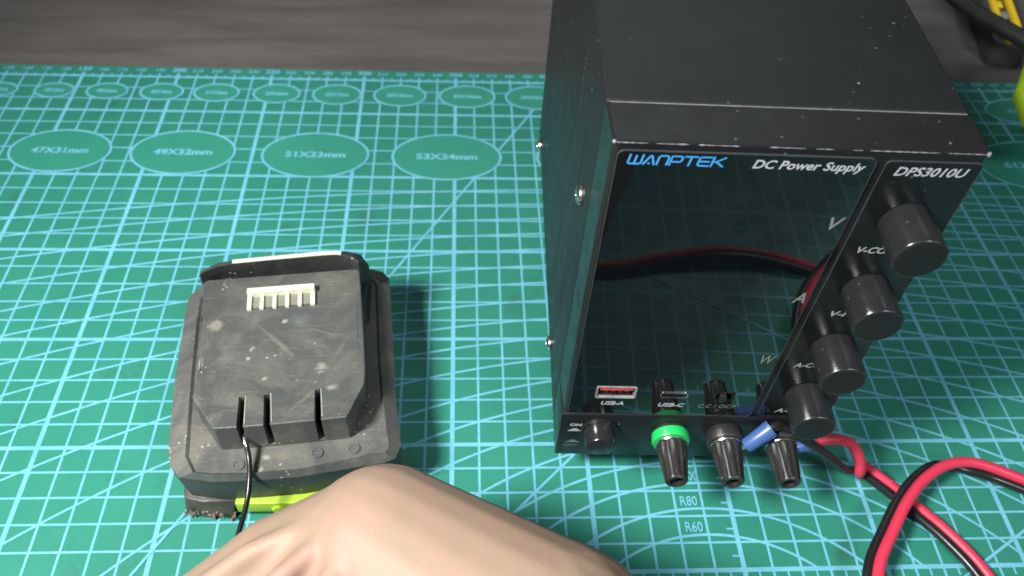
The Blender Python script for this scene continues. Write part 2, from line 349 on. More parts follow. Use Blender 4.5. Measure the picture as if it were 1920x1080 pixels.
# ------------------------------------------------------------------ bench power supply
LIFT = 1.516; PW, PH, PD = 8.908, 14.148, 17.363
rotp = Euler((0.0260, 0.0049, -0.0265), 'XYZ'); off = rotp.to_matrix() @ Vector((0, 0, LIFT)) * S
ps = empty('power_supply', W(38.618, 3.705, 1.516) - off, rotp)
tag(ps, 'tall black bench power supply with glossy display window and four black knobs', 'power supply')
L = LIFT
def flat_sharp(me, ang=20):
    for p in me.polygons: p.use_smooth = False; p.material_index = 0
    me.update()
def cut(o, boxes):                          # sink real cavities into a part
    c = G(); m0 = o.data.materials[0]
    for a, b in boxes: c.box(a, b)
    k = c.done('cutter', M['hole']); k.parent = o.parent
    md = o.modifiers.new('b', 'BOOLEAN'); md.operation = 'DIFFERENCE'; md.object = k; md.solver = 'EXACT'
    bpy.context.view_layer.update()
    me = bpy.data.meshes.new_from_object(o.evaluated_get(bpy.context.evaluated_depsgraph_get())); o.modifiers.clear(); o.data = me
    me.materials.clear(); me.materials.append(m0); flat_sharp(me)
    bpy.data.objects.remove(k)
g = G(); g.box((0, 1.53, L), (PW, PD, L + PH)); case = g.done('case', M['case'], ps, bevel=0.11, seg=3)
g = G(); g.prism([(0.05, 0.16), (0.16, 0.04), (PW - 0.16, 0.04), (PW - 0.05, 0.16), (PW, 1.5), (0, 1.5)], L + 2.66, L + PH); bz = g.done('front_bezel', M['bezel'], ps, bevel=0.05)
g = G(); g.box((0.0, -0.03, L), (PW, 1.5, L + 2.64)); lb = g.done('terminal_panel', M['bezel'], ps, bevel=0.06)
g = G(); g.prism(rrect(0.20, L + 2.68, 6.24, L + 13.92, 0.16), 0.06, 0.0, axis='y'); gl = g.done('display_window', M['glass'], ps)
ports = [((1.0, -0.1, L + 3.70), (2.2, 0.5, L + 4.25)), ((3.06, -0.1, L + 3.77), (3.90, 0.5, L + 3.99)), ((4.85, -0.1, L + 3.66), (5.4, 0.4, L + 4.05))]
cut(gl, ports); cut(bz, ports)
g = G(); R1 = rrect(0.18, L + 2.68, 6.26, L + 13.94, 0.18); R0 = rrect(0.20, L + 2.70, 6.24, L + 13.92, 0.16)
def ring(g, a, b, y0, y1):
    n = len(a); vs = [(p[0], y1, p[1]) for p in a] + [(p[0], y1, p[1]) for p in b] + [(p[0], y0, p[1]) for p in a] + [(p[0], y0, p[1]) for p in b]; fs = []
    for i in range(n):
        j = (i + 1) % n; fs += [[i, j, n + j, n + i], [i, j, 2 * n + j, 2 * n + i], [n + i, n + j, 3 * n + j, 3 * n + i], [2 * n + i, 2 * n + j, 3 * n + j, 3 * n + i]]
    g.add(vs, fs)
ring(g, R1, R0, 0.05, -0.012); g.done('window_rim', M['rim'], ps, smooth=0)
g = G(); g.prism(rrect(6.50, L + 2.72, 8.80, L + 13.86, 0.14), 0.06, 0.012, axis='y'); g.done('knob_panel', M['satin_panel'], ps, bevel=0.012, seg=1)
g = G(); ring(g, rrect(6.48, L + 2.70, 8.82, L + 13.88, 0.15), rrect(6.505, L + 2.725, 8.795, L + 13.855, 0.13), 0.05, 0.006); g.done('panel_rim', M['rim'], ps, smooth=0)
# worn bright edges
g = G(); g.box((0.10, 1.508, L + PH - 0.035), (PW - 0.1, 1.522, L + PH - 0.014)); g.done('seam', M['edge_metal'], ps)
g = G(); rnd = random.Random(3); x = 0.12
while x < PW - 0.2:
    w = rnd.uniform(0.04, 0.35)
    if rnd.random() < 0.85: g.sweep([(x, 0.048, L + PH - 0.024), (min(x + w * 0.5, PW - 0.12), 0.045, L + PH - 0.026 + 0.003 * rnd.random()), (min(x + w, PW - 0.12), 0.048, L + PH - 0.024)], 0.01, 6, radii=[0.004, 0.008 + 0.012 * rnd.random(), 0.004])
    x += w * 0.92
g.sweep([(0.07, 0.12, L + PH - 0.03), (0.10, 0.05, L + PH - 0.05)], 0.045, 8); g.sweep([(PW - 0.12, 0.06, L + PH - 0.04), (PW - 0.06, 0.12, L + PH - 0.05)], 0.05, 8)
g.done('worn_edge', M['edge_metal'], ps)
# side vents and screws on the left side
def side_slot(y0, z0, y1, z1, w, name='vent_slot'):
    g = G(); d = Vector((0, y1 - y0, z1 - z0)).normalized(); n = Vector((0, -d.z, d.y)) * w / 2; a, b = Vector((0, y0, L + z0)), Vector((0, y1, L + z1))
    vs = [];
    for xx in (0.02, -0.006): vs += [(xx, *(p + q)[1:]) for p, q in ((a, n), (b, n), (b, -n), (a, -n))]
    g.add(vs, [[0, 1, 2, 3], [7, 6, 5, 4], [0, 4, 5, 1], [1, 5, 6, 2], [2, 6, 7, 3], [3, 7, 4, 0]]); return g.done(name, M['hole'], ps, smooth=0)
for y in (3.75, 6.0): side_slot(y, 9.0 if y < 5 else 9.4, y, 12.6 if y > 5 else 11.4, 0.07)
side_slot(3.72, 2.3, 3.72, 6.1, 0.07); side_slot(6.0, 2.3, 6.0, 6.1, 0.07)
g = G()
for yy in (5.6, 10.0, 14.2):
    for i in range(34): g.lathe([(0.0, 0.03), (0.015, 0.02)], 8, (0.0, yy, L + 1.6 + i * 0.34), '-x')
tag(g.done('vent_dimples', M['rim'], ps), kind='stuff')
for yy, zz in ((2.7, 9.95), (4.4, 0.55), (15.9, 0.5), (15.9, 10.0)):
    g = G(); g.lathe([(0.0, 0.30), (0.03, 0.31), (0.10, 0.30), (0.16, 0.24), (0.19, 0.14), (0.195, 0.10), (0.13, 0.08), (0.13, 0.01)], 24, (0.0, yy, L + zz), '-x')
    sc = g.done('screw', M['metal'], ps)
for fx, fy in ((1.3, 2.0), (PW - 1.3, 2.0), (1.3, PD - 2.0), (PW - 1.3, PD - 2.0)):
    zb = LIFT - (LIFT + 0.026 * fy) ; g = G(); g.lathe([(zb + 0.012, 0.62), (zb + 0.1, 0.66), (L + 0.02, 0.72)], 24, (fx, fy, 0), 'z'); g.done('foot', M['rubber'], ps)
# knobs
for z in (11.93, 9.30, 6.66, 4.08):
    g = G(); N = 40; prof = [(0.0, 0.64), (0.06, 0.655), (1.20, 0.675), (1.245, 0.670), (1.275, 0.655), (1.292, 0.635), (1.30, 0.61)]; vs = []
    for t, r in prof:
        for i in range(N):
            a = 2 * math.pi * i / N; rr = r - (0.03 if i % 20 in (4, 5) else 0) - (0.022 if i % 8 == 1 else 0); vs.append((7.66 + rr * math.cos(a), -t, L + z + rr * math.sin(a)))
    m = len(prof); fs = [[j * N + i, j * N + (i + 1) % N, (j + 1) * N + (i + 1) % N, (j + 1) * N + i] for j in range(m - 1) for i in range(N)] + [list(range(N)), [(m - 1) * N + i for i in range(N)]]
    g.add(vs, fs); kb = g.done('knob', M['knob'], ps, smooth=50)
    g = G(); g.lathe([(1.299, 0.60), (1.305, 0.58)], 40, (7.66, 0, L + z)); g.done('knob_cap', M['knob_cap'], kb)
# power button
g = G(); g.lathe([(0.0, 0.60), (0.10, 0.62), (0.16, 0.60)], 36, (1.335, 0, L + 1.82)); g.done('button_collar', M['bezel'], ps)
g = G(); g.lathe([(0.1, 0.525), (0.70, 0.53), (0.77, 0.50), (0.79, 0.46)], 36, (1.335, 0, L + 1.82)); g.done('power_button', M['knob'], ps)
# binding posts
for i, x in enumerate((3.76, 5.62, 7.49)):
    bp_ = G().lathe([(0.0, 0.60), (0.12, 0.62), (0.14, 0.50), (0.3, 0.36)], 36, (x, 0, L + 1.65)).done('binding_post', M['post'], ps)
    if i == 0: tag(bp_, 'binding post with a green collar')
    g = G(); g.lathe([(0.10, 0.56), (0.14, 0.62), (0.40, 0.64), (0.47, 0.60), (0.48, 0.45)], 36, (x, 0, L + 1.65)); g.done('collar', M['green_plastic'] if i == 0 else M['post'], bp_)
    g = G(); g.lathe([(0.47, 0.50), (0.51, 0.515), (0.55, 0.50)], 36, (x, 0, L + 1.65)); g.done('washer', M['metal'], bp_)
    g = G(); g.lathe([(0.55, 0.50, 0), (0.60, 0.515, 0), (0.66, 0.51, 1), (1.2, 0.455, 1), (1.78, 0.385, 1), (1.86, 0.38, 0), (1.90, 0.35, 0), (1.90, 0.245, 0), (1.2, 0.23, 0)], 72, (x, 0, L + 1.65), ribs=12, rib=0.035)
    g.done('grip', M['post'], bp_, smooth=35)
    g = G(); g.lathe([(1.2, 0.229), (1.22, 0.1)], 20, (x, 0, L + 1.65)); g.done('socket', M['hole'], bp_)
# ports
g = G(); ring(g, rrect(0.95, L + 3.65, 2.25, L + 4.30, 0.08), rrect(1.01, L + 3.71, 2.19, L + 4.24, 0.05), 0.3, -0.03); up = g.done('usb_a_port', M['edge_metal'], ps, smooth=0)
g = G(); g.box((1.08, -0.01, L + 4.06), (2.12, 0.45, L + 4.19)); g.done('port_tongue', M['red_plastic'], up, bevel=0.02)
g = G()
for i in range(4): g.box((1.22 + i * 0.22, 0.0, L + 4.02), (1.34 + i * 0.22, 0.4, L + 4.06))
g.done('port_contacts', M['metal'], up)
g = G(); g.box((1.05, 0.02, L + 3.74), (2.15, 0.45, L + 3.78)); g.done('port_shell', M['metal'], up)
g = G(); ring(g, rrect(3.02, L + 3.73, 3.94, L + 4.03, 0.14), rrect(3.07, L + 3.775, 3.89, L + 3.985, 0.10), 0.3, -0.03); uc = g.done('usb_c_port', M['metal'], ps, smooth=0)
g = G(); g.box((3.15, 0.03, L + 3.86), (3.80, 0.4, L + 3.91)); g.done('port_tongue', M['hole'], uc)
g = G(); ring(g, rrect(4.80, L + 3.61, 5.45, L + 4.10, 0.05), rrect(4.86, L + 3.67, 5.39, L + 4.04, 0.03), 0.2, -0.01); sl = g.done('slide_switch', M['bezel'], ps, smooth=0)
g = G(); g.box((4.95, -0.14, L + 3.70), (5.14, 0.3, L + 4.0)); g.done('switch_slider', M['knob'], sl, bevel=0.03)
# panel lettering (raised print)
def letter(name, body, x0, x1, z, h, mat, y=-0.004, shear=0.25, off=0.0):
    vs, fs = fit_text(body, x0, x1, h, shear=shear, off=off); g = G(); g.add([(v[0], y, L + z + v[1]) for v in vs], fs); return g.done(name, mat, ps, smooth=0)
letter('title_lettering', 'DC Power Supply', 3.38, 6.04, 13.53, 0.25, M['white_ink'], -0.006, 0.25, 0.007)
letter('model_lettering', 'DPS3010U', 6.78, 8.54, 13.44, 0.26, M['white_ink'], 0.006, 0.25, 0.007)
letter('unit_lettering', 'V', 5.80, 6.18, 11.58, 0.42, M['grey_ink'], -0.006, 0.25, 0.012)
letter('unit_lettering', 'A', 5.80, 6.17, 8.66, 0.42, M['grey_ink'], -0.006, 0.25, 0.012)
letter('unit_lettering', 'W', 5.72, 6.16, 5.72, 0.42, M['grey_ink'], -0.006, 0.25, 0.004)
for tx, x0, x1, z in (('V-COARSE', 6.88, 8.45, 10.74), ('V-FINE', 7.08, 8.3, 8.09), ('A-COARSE', 6.82, 8.45, 5.55), ('A-FINE', 6.98, 8.2, 2.97)):
    letter('knob_lettering', tx, x0, x1, z, 0.22, M['white_ink'], 0.006, 0.25, 0.008)
letter('port_lettering', 'USB-A', 1.20, 1.94, 3.24, 0.20, M['white_ink'], -0.006, 0.2, 0.009)
letter('port_lettering', 'USB-C', 3.07, 3.93, 3.20, 0.20, M['white_ink'], -0.006, 0.2, 0.009)
letter('port_lettering', 'C.C / OCP', 4.39, 5.63, 3.17, 0.20, M['grey_ink'], -0.006, 0.2, 0.0)
letter('switch_lettering', 'ON', 0.33, 0.74, 1.93, 0.15, M['white_ink'], -0.036, 0.1, 0.010)
letter('switch_lettering', 'OFF', 0.24, 0.74, 0.62, 0.13, M['grey_ink'], -0.036, 0.1, 0.002)
for z, m_ in ((1.60, M['white_ink']), (0.86, M['grey_ink'])):
    g = G(); g.add([(a, -0.036, L + z + b) for a, b in ((0.30, 0), (0.76, 0), (0.76, 0.07), (0.68, 0.07), (0.60, 0.17), (0.46, 0.17), (0.38, 0.07), (0.30, 0.07))], [list(range(8))]); g.done('switch_symbol', m_, ps, smooth=0)
glyph = {'W': [[(0, 1), (0, .12), (.1, 0), (.9, 0), (1, .12), (1, 1)], [(.5, .0), (.5, .9)]],
 'A': [[(0, 0), (.42, .93), (.5, 1), (.58, .93), (1, 0)], [(.47, .08), (.53, .08)]], 'N': [[(0, 0), (0, .85), (.15, 1), (.85, 1), (1, .85), (1, 0)]],
 'P': [[(0, 0), (0, 1), (.88, 1), (1, .86), (1, .5), (.88, .36), (.12, .36)]], 'T': [[(0, 1), (1, 1)], [(.5, 1), (.5, 0)]],
 'E': [[(1, 1), (.12, 1), (0, .86), (0, .14), (.12, 0), (1, 0)], [(0, .5), (.9, .5)]], 'K': [[(0, 1), (0, 0)], [(.95, 1), (.32, .5), (0, .5)], [(.32, .5), (1, 0)]]}
g = G(); x = 0.45; n_ = 0
for ch, w in zip('WANPTEK', (0.30, 0.25, 0.23, 0.25, 0.27, 0.26, 0.27)):
    for st in glyph[ch]:
        p2 = [(x + q[0] * w + q[1] * 0.045, 13.55 + q[1] * 0.26) for q in st]; n_ += 1; vs = []
        for i, q in enumerate(p2):
            a = Vector(p2[max(i - 1, 0)]); b = Vector(p2[min(i + 1, len(p2) - 1)]); t = (b - a).normalized(); nn = Vector((-t.y, t.x)) * 0.024
            ex = t * (-0.024 if i == 0 else (0.024 if i == len(p2) - 1 else 0)); c = Vector(q) + ex; yy = -0.005 - n_ * 0.0004
            vs += [(c.x + nn.x, yy, L + c.y + nn.y), (c.x - nn.x, yy, L + c.y - nn.y)]
        g.add(vs, [[2 * i, 2 * i + 1, 2 * i + 3, 2 * i + 2] for i in range(len(p2) - 1)])
    x += w + 0.065
g.done('brand_lettering', M['blue_ink'], ps, smooth=0)

# ------------------------------------------------------------------ battery pack
bt = empty('battery_pack', W(BX, BY, 0)); tag(bt, 'worn dark grey tool battery pack with lime green latch lying on the mat', 'battery pack')
def B(pts): return [(x - BX, y - BY) for x, y in pts]
outer = B([(26.15, 2.42), (25.80, 2.80), (25.60, 3.37), (25.2, 6.09), (24.95, 8.75), (24.84, 9.88), (24.90, 10.32), (25.25, 10.75), (28.3, 11.2), (31.75, 11.70), (32.21, 11.53), (32.45, 11.21), (32.75, 8.4), (33.05, 5.20), (33.30, 3.55), (33.12, 3.05), (32.75, 2.88), (30.04, 2.40), (28.51, 2.27), (27.31, 2.24)])
cen = Vector((0, 0))
for p in outer: cen += Vector(p) / len(outer)
def inset(poly, d):
    n = len(poly); out = []
    for i in range(n):
        a, b, c = Vector(poly[i - 1]), Vector(poly[i]), Vector(poly[(i + 1) % n]); t = ((b - a).normalized() + (c - b).normalized()).normalized()
        nn = Vector((-t.y, t.x));
        if nn.dot(cen - b) < 0: nn = -nn
        out.append(tuple(b + nn * d))
    return out
low = [(p[0] * 0.965 + cen.x * .035, p[1] * 0.965 + cen.y * .035) for p in outer]
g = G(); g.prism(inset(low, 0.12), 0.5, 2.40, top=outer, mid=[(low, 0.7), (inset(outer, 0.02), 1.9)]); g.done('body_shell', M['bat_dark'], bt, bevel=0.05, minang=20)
inner = B([(26.30, 3.02), (26.67, 2.42), (27.31, 2.33), (28.51, 2.35), (30.04, 2.48), (31.56, 2.80), (32.3, 3.0), (32.8, 3.06), (32.92, 3.30), (32.70, 4.6), (32.42, 6.78), (32.05, 10.6), (31.6, 11.2), (28.3, 10.75), (25.6, 10.35), (25.42, 9.8), (25.52, 8.7), (25.80, 6.45)])
inl = inset(inner, 0.10)
g = G()                                       # sloping shoulder between the outer edge and the shallow recessed deck
n1, n2 = len(outer), len(inner)
vo_ = [(*p, 2.38) for p in outer] + [(*inset([q for q in outer], 0.06)[i], 2.52) for i in range(n1)]
me_pts = [(*p, 2.70) for p in inner] + [(*p, 2.62) for p in inl] + [(*p, 2.50) for p in inset(inner, 0.16)]
def loft(g, A, Bp):                          # stitch two closed loops by angle about the centre
    def ang(p): return math.atan2(p[1] - cen.y, p[0] - cen.x)
    A = sorted(A, key=ang); Bp = sorted(Bp, key=ang); i = j = 0; na, nb = len(A), len(Bp); vs = A + Bp; fs = []
    while i < na or j < nb:
        ca = ang(A[i % na]) + (2 * math.pi if i >= na else 0); cb = ang(Bp[j % nb]) + (2 * math.pi if j >= nb else 0)
        if (ca <= cb and i < na) or j >= nb: fs.append([i % na, (i + 1) % na, na + j % nb]); i += 1
        else: fs.append([i % na, na + (j + 1) % nb, na + j % nb]); j += 1
    g.add(vs, fs)
loft(g, [(*p, 2.38) for p in outer], [(*p, 2.70) for p in inner]); loft(g, [(*p, 2.70) for p in inner], [(*p, 2.60) for p in inl])
g.add([(*p, 2.60) for p in inl], [list(range(n2))])
sh = g.done('top_shell', M['bat_body'], bt, smooth=25)
bmv = bmesh.new(); bmv.from_mesh(sh.data); bmesh.ops.remove_doubles(bmv, verts=bmv.verts, dist=1e-5); bmesh.ops.recalc_face_normals(bmv, faces=bmv.faces); bmv.to_mesh(sh.data); bmv.free()
sh.data.set_sharp_from_angle(angle=math.radians(25))
for sx_, sy_ in ((30.55, 3.15), (28.05, 2.72), (31.75, 3.3)):      # shallow screw wells
    g = G(); c = (sx_ - BX, sy_ - BY, 2.60); g.lathe([(0.0, 0.20), (0.05, 0.20), (0.05, 0.15), (0.02, 0.14)], 20, c, 'z'); g.done('screw_well', M['bat_body'], bt)
# slide-on rail block, with three open terminal slots
plate = B([(25.82, 9.70), (31.48, 10.33), (31.72, 8.46), (31.93, 6.77), (32.06, 5.55), (32.06, 5.04), (31.60, 3.72), (30.83, 3.62), (30.80, 3.62), (30.62, 3.60), (29.23, 3.45), (28.41, 3.37), (27.4, 3.30), (26.49, 4.52), (26.46, 5.26), (26.34, 6.78)])
g = G(); g.prism([(p[0], p[1]) for p in plate], 2.55, 3.9); pb = g.done('rail_block', M['bat_plate'], bt, bevel=0.045, seg=2, minang=30)
def slot_cut(o, quads):
    c = G()
    for q in quads: c.prism(B(q), 2.7, 4.5)
    k = c.done('cutter', M['hole']); k.parent = o.parent; md = o.modifiers.new('b', 'BOOLEAN'); md.object = k; md.solver = 'EXACT'
    bpy.context.view_layer.update(); me = bpy.data.meshes.new_from_object(o.evaluated_get(bpy.context.evaluated_depsgraph_get())); o.modifiers.clear(); o.data = me; bpy.data.objects.remove(k)
slots = [[(28.00, 4.52), (28.20, 4.54), (28.36, 3.0), (28.14, 3.0)], [(28.80, 4.60), (29.00, 4.64), (29.22, 3.1), (29.00, 3.1)], [(30.44, 4.80), (30.63, 4.82), (30.82, 3.3), (30.60, 3.3)]]
slot_cut(pb, slots); pb.data.materials.clear(); pb.data.materials.append(M['bat_plate']); flat_sharp(pb.data)
for q in slots:
    cx = sum(p[0] for p in q) / 4 - BX; g = G(); g.prism(B([(q[0][0] - 0.03, q[0][1] - 0.05), (q[1][0] + 0.03, q[1][1] - 0.05), (q[2][0] + 0.03, q[2][1] + 0.65), (q[3][0] - 0.03, q[3][1] + 0.65)]), 2.62, 2.72); g.done('slot_floor', M['black_slot'], bt)
# raised rectangle outline on the plate
g = G(); rc = B([(26.55, 5.35), (26.28, 7.9), (29.1, 8.35), (31.48, 8.72), (31.80, 5.75), (29.47, 5.50)])
for i in range(len(rc)): a, b = rc[i], rc[(i + 1) % len(rc)]; g.sweep([(*a, 3.892), (*b, 3.892)], 0.026, 6)
M['lit_wall'] = simple('painted_lit_wall', (0.26, 0.27, 0.25), 0.5, var=0.5, scale=200)  # pale tone stands in for light on the slots' inner walls
g.done('moulded_outline', M['bat_body'], bt)
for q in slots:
    g = G(); g.sweep([(q[1][0] - BX + 0.02, q[1][1] - BY + 0.02, 3.895), (q[2][0] - BX + 0.02 - 0.03, q[2][1] - BY + 0.45, 3.895)], 0.03, 8); g.done('slot_lit_wall', M['lit_wall'], bt)  # added strip, coloured as the lit right wall of the slot
# latch hump behind the plate
rim = [(25.86, 9.55), (26.04, 9.72), (26.44, 9.96), (26.91, 10.08), (29.33, 10.42), (30.5, 10.56), (30.83, 10.54), (31.20, 10.42), (31.50, 10.12)]
front = [(25.80, 9.20), (26.10, 9.50), (26.5, 9.68), (27.0, 9.78), (29.3, 10.02), (30.5, 10.16), (30.9, 10.14), (31.25, 10.02), (31.56, 9.6)]
back = [(25.70, 9.75), (25.85, 10.15), (26.3, 10.45), (26.8, 10.58), (29.2, 10.95), (30.5, 11.1), (31.0, 11.08), (31.5, 10.9), (31.85, 10.35)]
g = G(); n = len(rim)
A0 = [(p[0] - BX, p[1] - BY + 0.45, 2.6) for p in front]; A1 = [(p[0] - BX, p[1] - BY - 0.04, 4.42) for p in rim]; A2 = [(p[0] - BX, p[1] - BY + 0.08, 4.44) for p in rim]; A3 = [(p[0] - BX, p[1] - BY, 4.05) for p in back]; A4 = [(p[0] - BX, p[1] - BY + 0.1, 2.5) for p in back]
vs = A0 + A1 + A2 + A3 + A4; fs = [[r * n + i, r * n + i + 1, (r + 1) * n + i + 1, (r + 1) * n + i] for r in range(4) for i in range(n - 1)] + [[r * n for r in range(5)], [r * n + n - 1 for r in range(5)]]
g.add(vs, fs); g.done('latch_hump', M['bat_dark'], bt, smooth=50)
g = G(); st = [(p[0] - BX, p[1] - BY + 0.07, 4.41) for p in rim[3:7]]; g.sweep(spline(st, 4), 0.09, 8, radii=None); g.done('light_strip', M['cream'], bt)
for sgn, px_, py_ in ((1, 31.56, 9.9), (-1, 25.86, 9.5)):    # hump shoulders running down to the deck
    g = G(); x0 = px_ - BX; y0 = py_ - BY; g.prism([(x0 - 0.12, y0 + 0.4), (x0 + 0.18 * sgn + 0.1, y0 + 0.35), (x0 + 0.22 * sgn + 0.12, y0 - 1.2), (x0 - 0.05, y0 - 1.3)], 2.55, 3.2, top=[(x0 - 0.12, y0 + 0.4), (x0 + 0.12, y0 + 0.35), (x0 + 0.1, y0 - 0.9), (x0 - 0.02, y0 - 1.0)]); g.done('rail_shoulder', M['bat_dark'], bt, bevel=0.05)
# cream five-window connector
cn = empty('connector_socket', (0, 0, 0)); bpy.data.objects.remove(cn)
ang = math.radians(6.3); ca, sa = math.cos(ang), math.sin(ang); O = (27.66 - BX, 8.22 - BY)
def CP(u, v): return (O[0] + u * ca - v * sa, O[1] + u * sa + v * ca)
def cbox(g, u0, v0, u1, v1, z0, z1): g.prism([CP(u0, v0), CP(u1, v0), CP(u1, v1), CP(u0, v1)], z0, z1)
g = G(); cbox(g, 0, 0.62, 2.40, 0.86, 3.85, 4.18)
for i in range(6):
    u = i * 0.448; cbox(g, u, 0, u + (0.16 if i in (0, 5) else 0.14), 0.62, 3.85, 4.02)
cs = g.done('connector_socket', M['cream'], bt, bevel=0.015, seg=1)
g = G(); cbox(g, 0.1, 0.1, 2.3, 0.7, 3.85, 3.93); g.done('connector_pins', simple('greyish_contact_bed', (0.19, 0.19, 0.15), 0.5), cs)
# feet, dirt skirt and lime latch strip at the near end
g = G(); g.prism(B([(25.85, 2.35), (26.45, 2.18), (27.50, 2.14), (27.62, 3.3), (25.75, 4.2)]), 0, 0.95, top=B([(25.98, 2.45), (26.6, 2.28), (27.72, 2.32), (27.7, 3.3), (25.6, 4.2)])); ft = g.done('foot_pad', M['bat_foot'], bt, bevel=0.06)
g = G(); g.prism(B([(31.6, 2.95), (32.9, 3.15), (33.26, 3.45), (33.05, 4.9), (31.7, 4.5)]), 0, 0.95); g.done('foot_pad', M['bat_foot'], bt, bevel=0.06)
for a_, b_ in (((25.3, 8.6), (26.6, 10.4)), ((31.0, 9.2), (32.2, 11.1))):
    g = G(); g.box((a_[0] - BX, a_[1] - BY, 0), (b_[0] - BX, b_[1] - BY, 0.95)); g.done('foot_pad', M['bat_dark'], bt, bevel=0.1)
g = G(); rr_ = random.Random(11)
for i in range(46):
    t = rr_.random(); x = 25.9 + 1.7 * t; y = 2.25 - 0.12 * t + rr_.uniform(-0.08, 0.1); z = rr_.uniform(0.03, 0.4); r = rr_.uniform(0.03, 0.085)
    if i > 38: x, y, z = 33.22 + rr_.uniform(-0.08, 0.06), 3.6 + rr_.random() * 0.9, rr_.uniform(0.1, 0.9)
    c = Vector((x - BX, y - BY, z)); q = bmesh.ops.create_icosphere(g.bm, subdivisions=1, radius=r * S)
    for v in q['verts']: v.co = v.co * rr_.uniform(0.7, 1.2) + c * S
tag(g.done('dirt_crumbs', M['bat_dirt'], bt, recalc=False), kind='stuff')
g = G(); g.prism(B([(27.72, 2.15), (30.0, 2.16), (31.7, 2.52), (31.7, 3.2), (27.7, 2.9)]), 0.42, 1.02); lt = g.done('latch_strip', M['lime'], bt, bevel=0.05)
g = G(); g.lathe([(-0.16, 0.27), (0.05, 0.27), (0.12, 0.2)], 20, (29.15 - BX, 2.2 - BY, 0.62)); g.done('latch_boss', M['lime'], lt)

# ------------------------------------------------------------------ test wire tucked in the first terminal slot
tw = empty('test_wire', W(28.3, 1.5, 0)); tag(tw, 'thin black wire with a tinned tip pushed into the left battery slot', 'wire')
def rel(pts, o): return [(p[0] - o[0], p[1] - o[1], p[2]) for p in pts]
wp = spline([(28.30, 3.22, 3.22), (28.44, 2.78, 2.95), (28.52, 2.20, 2.75), (28.50, 1.45, 2.45), (28.38, 0.50, 2.3), (28.22, -0.60, 2.1), (27.95, -1.6, 1.7), (27.7, -2.4, 1.25), (27.5, -3.6, 0.4), (29, -7, 0.12), (33, -10, 0.12)], 8)
G().sweep(rel(wp, (28.3, 1.5)), 0.085, 12).done('wire_sleeve', M['black_wire'], tw)
tp = spline([(28.20, 3.85, 3.05), (28.24, 3.5, 3.25), (28.30, 3.2, 3.22), (28.36, 3.0, 3.1)], 5)
G().sweep(rel(tp, (28.3, 1.5)), 0.07, 10, radii=[0.04 + 0.05 * math.sin(math.pi * i / (len(tp) - 1)) ** 0.7 for i in range(len(tp))]).done('tinned_tip', M['solder'], tw)

# ------------------------------------------------------------------ red and black output lead
ld = empty('twin_lead', W(50, 1, 0)); tag(ld, 'red and black twin lead with blue spade connectors looping over the mat', 'cable')
LO = (50, 1)
def side_off(path, d):
    out = []; m = len(path)
    for i, p in enumerate(path):
        t = path[min(i + 1, m - 1)] - path[max(i - 1, 0)]; n = Vector((-t.y, t.x, 0)).normalized(); out.append(p + n * d)
    return out
joint = spline([(50.0, 3.55, 0.55), (50.9, 2.75, 0.40), (51.75, 1.85, 0.26), (52.45, 0.95, 0.22), (53.1, -0.3, 0.22), (53.6, -2.2, 0.2), (53.2, -4.4, 0.2), (51.2, -6.0, 0.22), (48.6, -6.9, 0.35), (46.2, -7.0, 0.5), (43.8, -6.6, 0.35), (40.8, -6.0, 0.2), (37, -6.5, 0.2), (32, -9.5, 0.2), (29, -14, 0.2)], 10)
rj = side_off(joint, 0.17); bj = side_off(joint, -0.17)
loop = spline([(66, -17, 0.2), (60, -13, 0.2), (54.0, -9.5, 0.3), (50.4, -6.0, 0.75), (49.0, -3.6, 0.9), (48.75, -1.6, 0.9), (49.1, -0.30, 0.95), (50.0, 0.95, 1.0), (50.9, 2.05, 1.0), (51.9, 2.95, 0.95), (53.0, 3.55, 0.9), (54.2, 3.72, 0.75), (55.6, 3.35, 0.5), (57.3, 2.6, 0.25), (60, 1.0, 0.2), (63, -3, 0.2), (64, -10, 0.2)], 10)
rl = side_off(loop, -0.15); b1_ = side_off(loop, 0.13); b2_ = side_off(loop, -0.42); bl = []
for p1_, p2_ in zip(b1_, b2_):
    t_ = min(1, max(0, (p1_.x - 52.2) / 3.2)) if p1_.y > 0 or p1_.x > 56 else 0.0; t_ = t_ * t_ * (3 - 2 * t_); bl.append(p1_.lerp(p2_, t_) - Vector((0, 0, 0.16 + 0.25 * math.sin(math.pi * t_))))
rl = [p + Vector((0, 0, 0.05)) for p in rl]
redA = spline([(47.0, 3.1, 3.03), (47.5, 3.25, 2.98), (48.3, 3.35, 2.85), (49.0, 3.45, 2.35), (49.45, 3.2, 1.7), (49.65, 3.1, 1.0), tuple(rj[0])], 8)[:-1] + rj
blkA = spline([(45.3, 3.03, 3.7), (45.75, 3.2, 4.0), (46.2, 3.25, 3.75), (47.0, 3.0, 3.3), (47.9, 2.95, 2.5), (49.0, 3.1, 1.25), tuple(bj[0])], 8)[:-1] + bj
g = G(); g.sweep(rel(redA, LO), 0.185, 16); g.sweep(rel(rl, LO), 0.195, 16); g.done('red_wire', M['red_wire'], ld)
g = G(); g.sweep(rel(blkA, LO), 0.17, 16); g.sweep(rel(bl, LO), 0.17, 16); g.done('black_wire', M['black_wire'], ld)
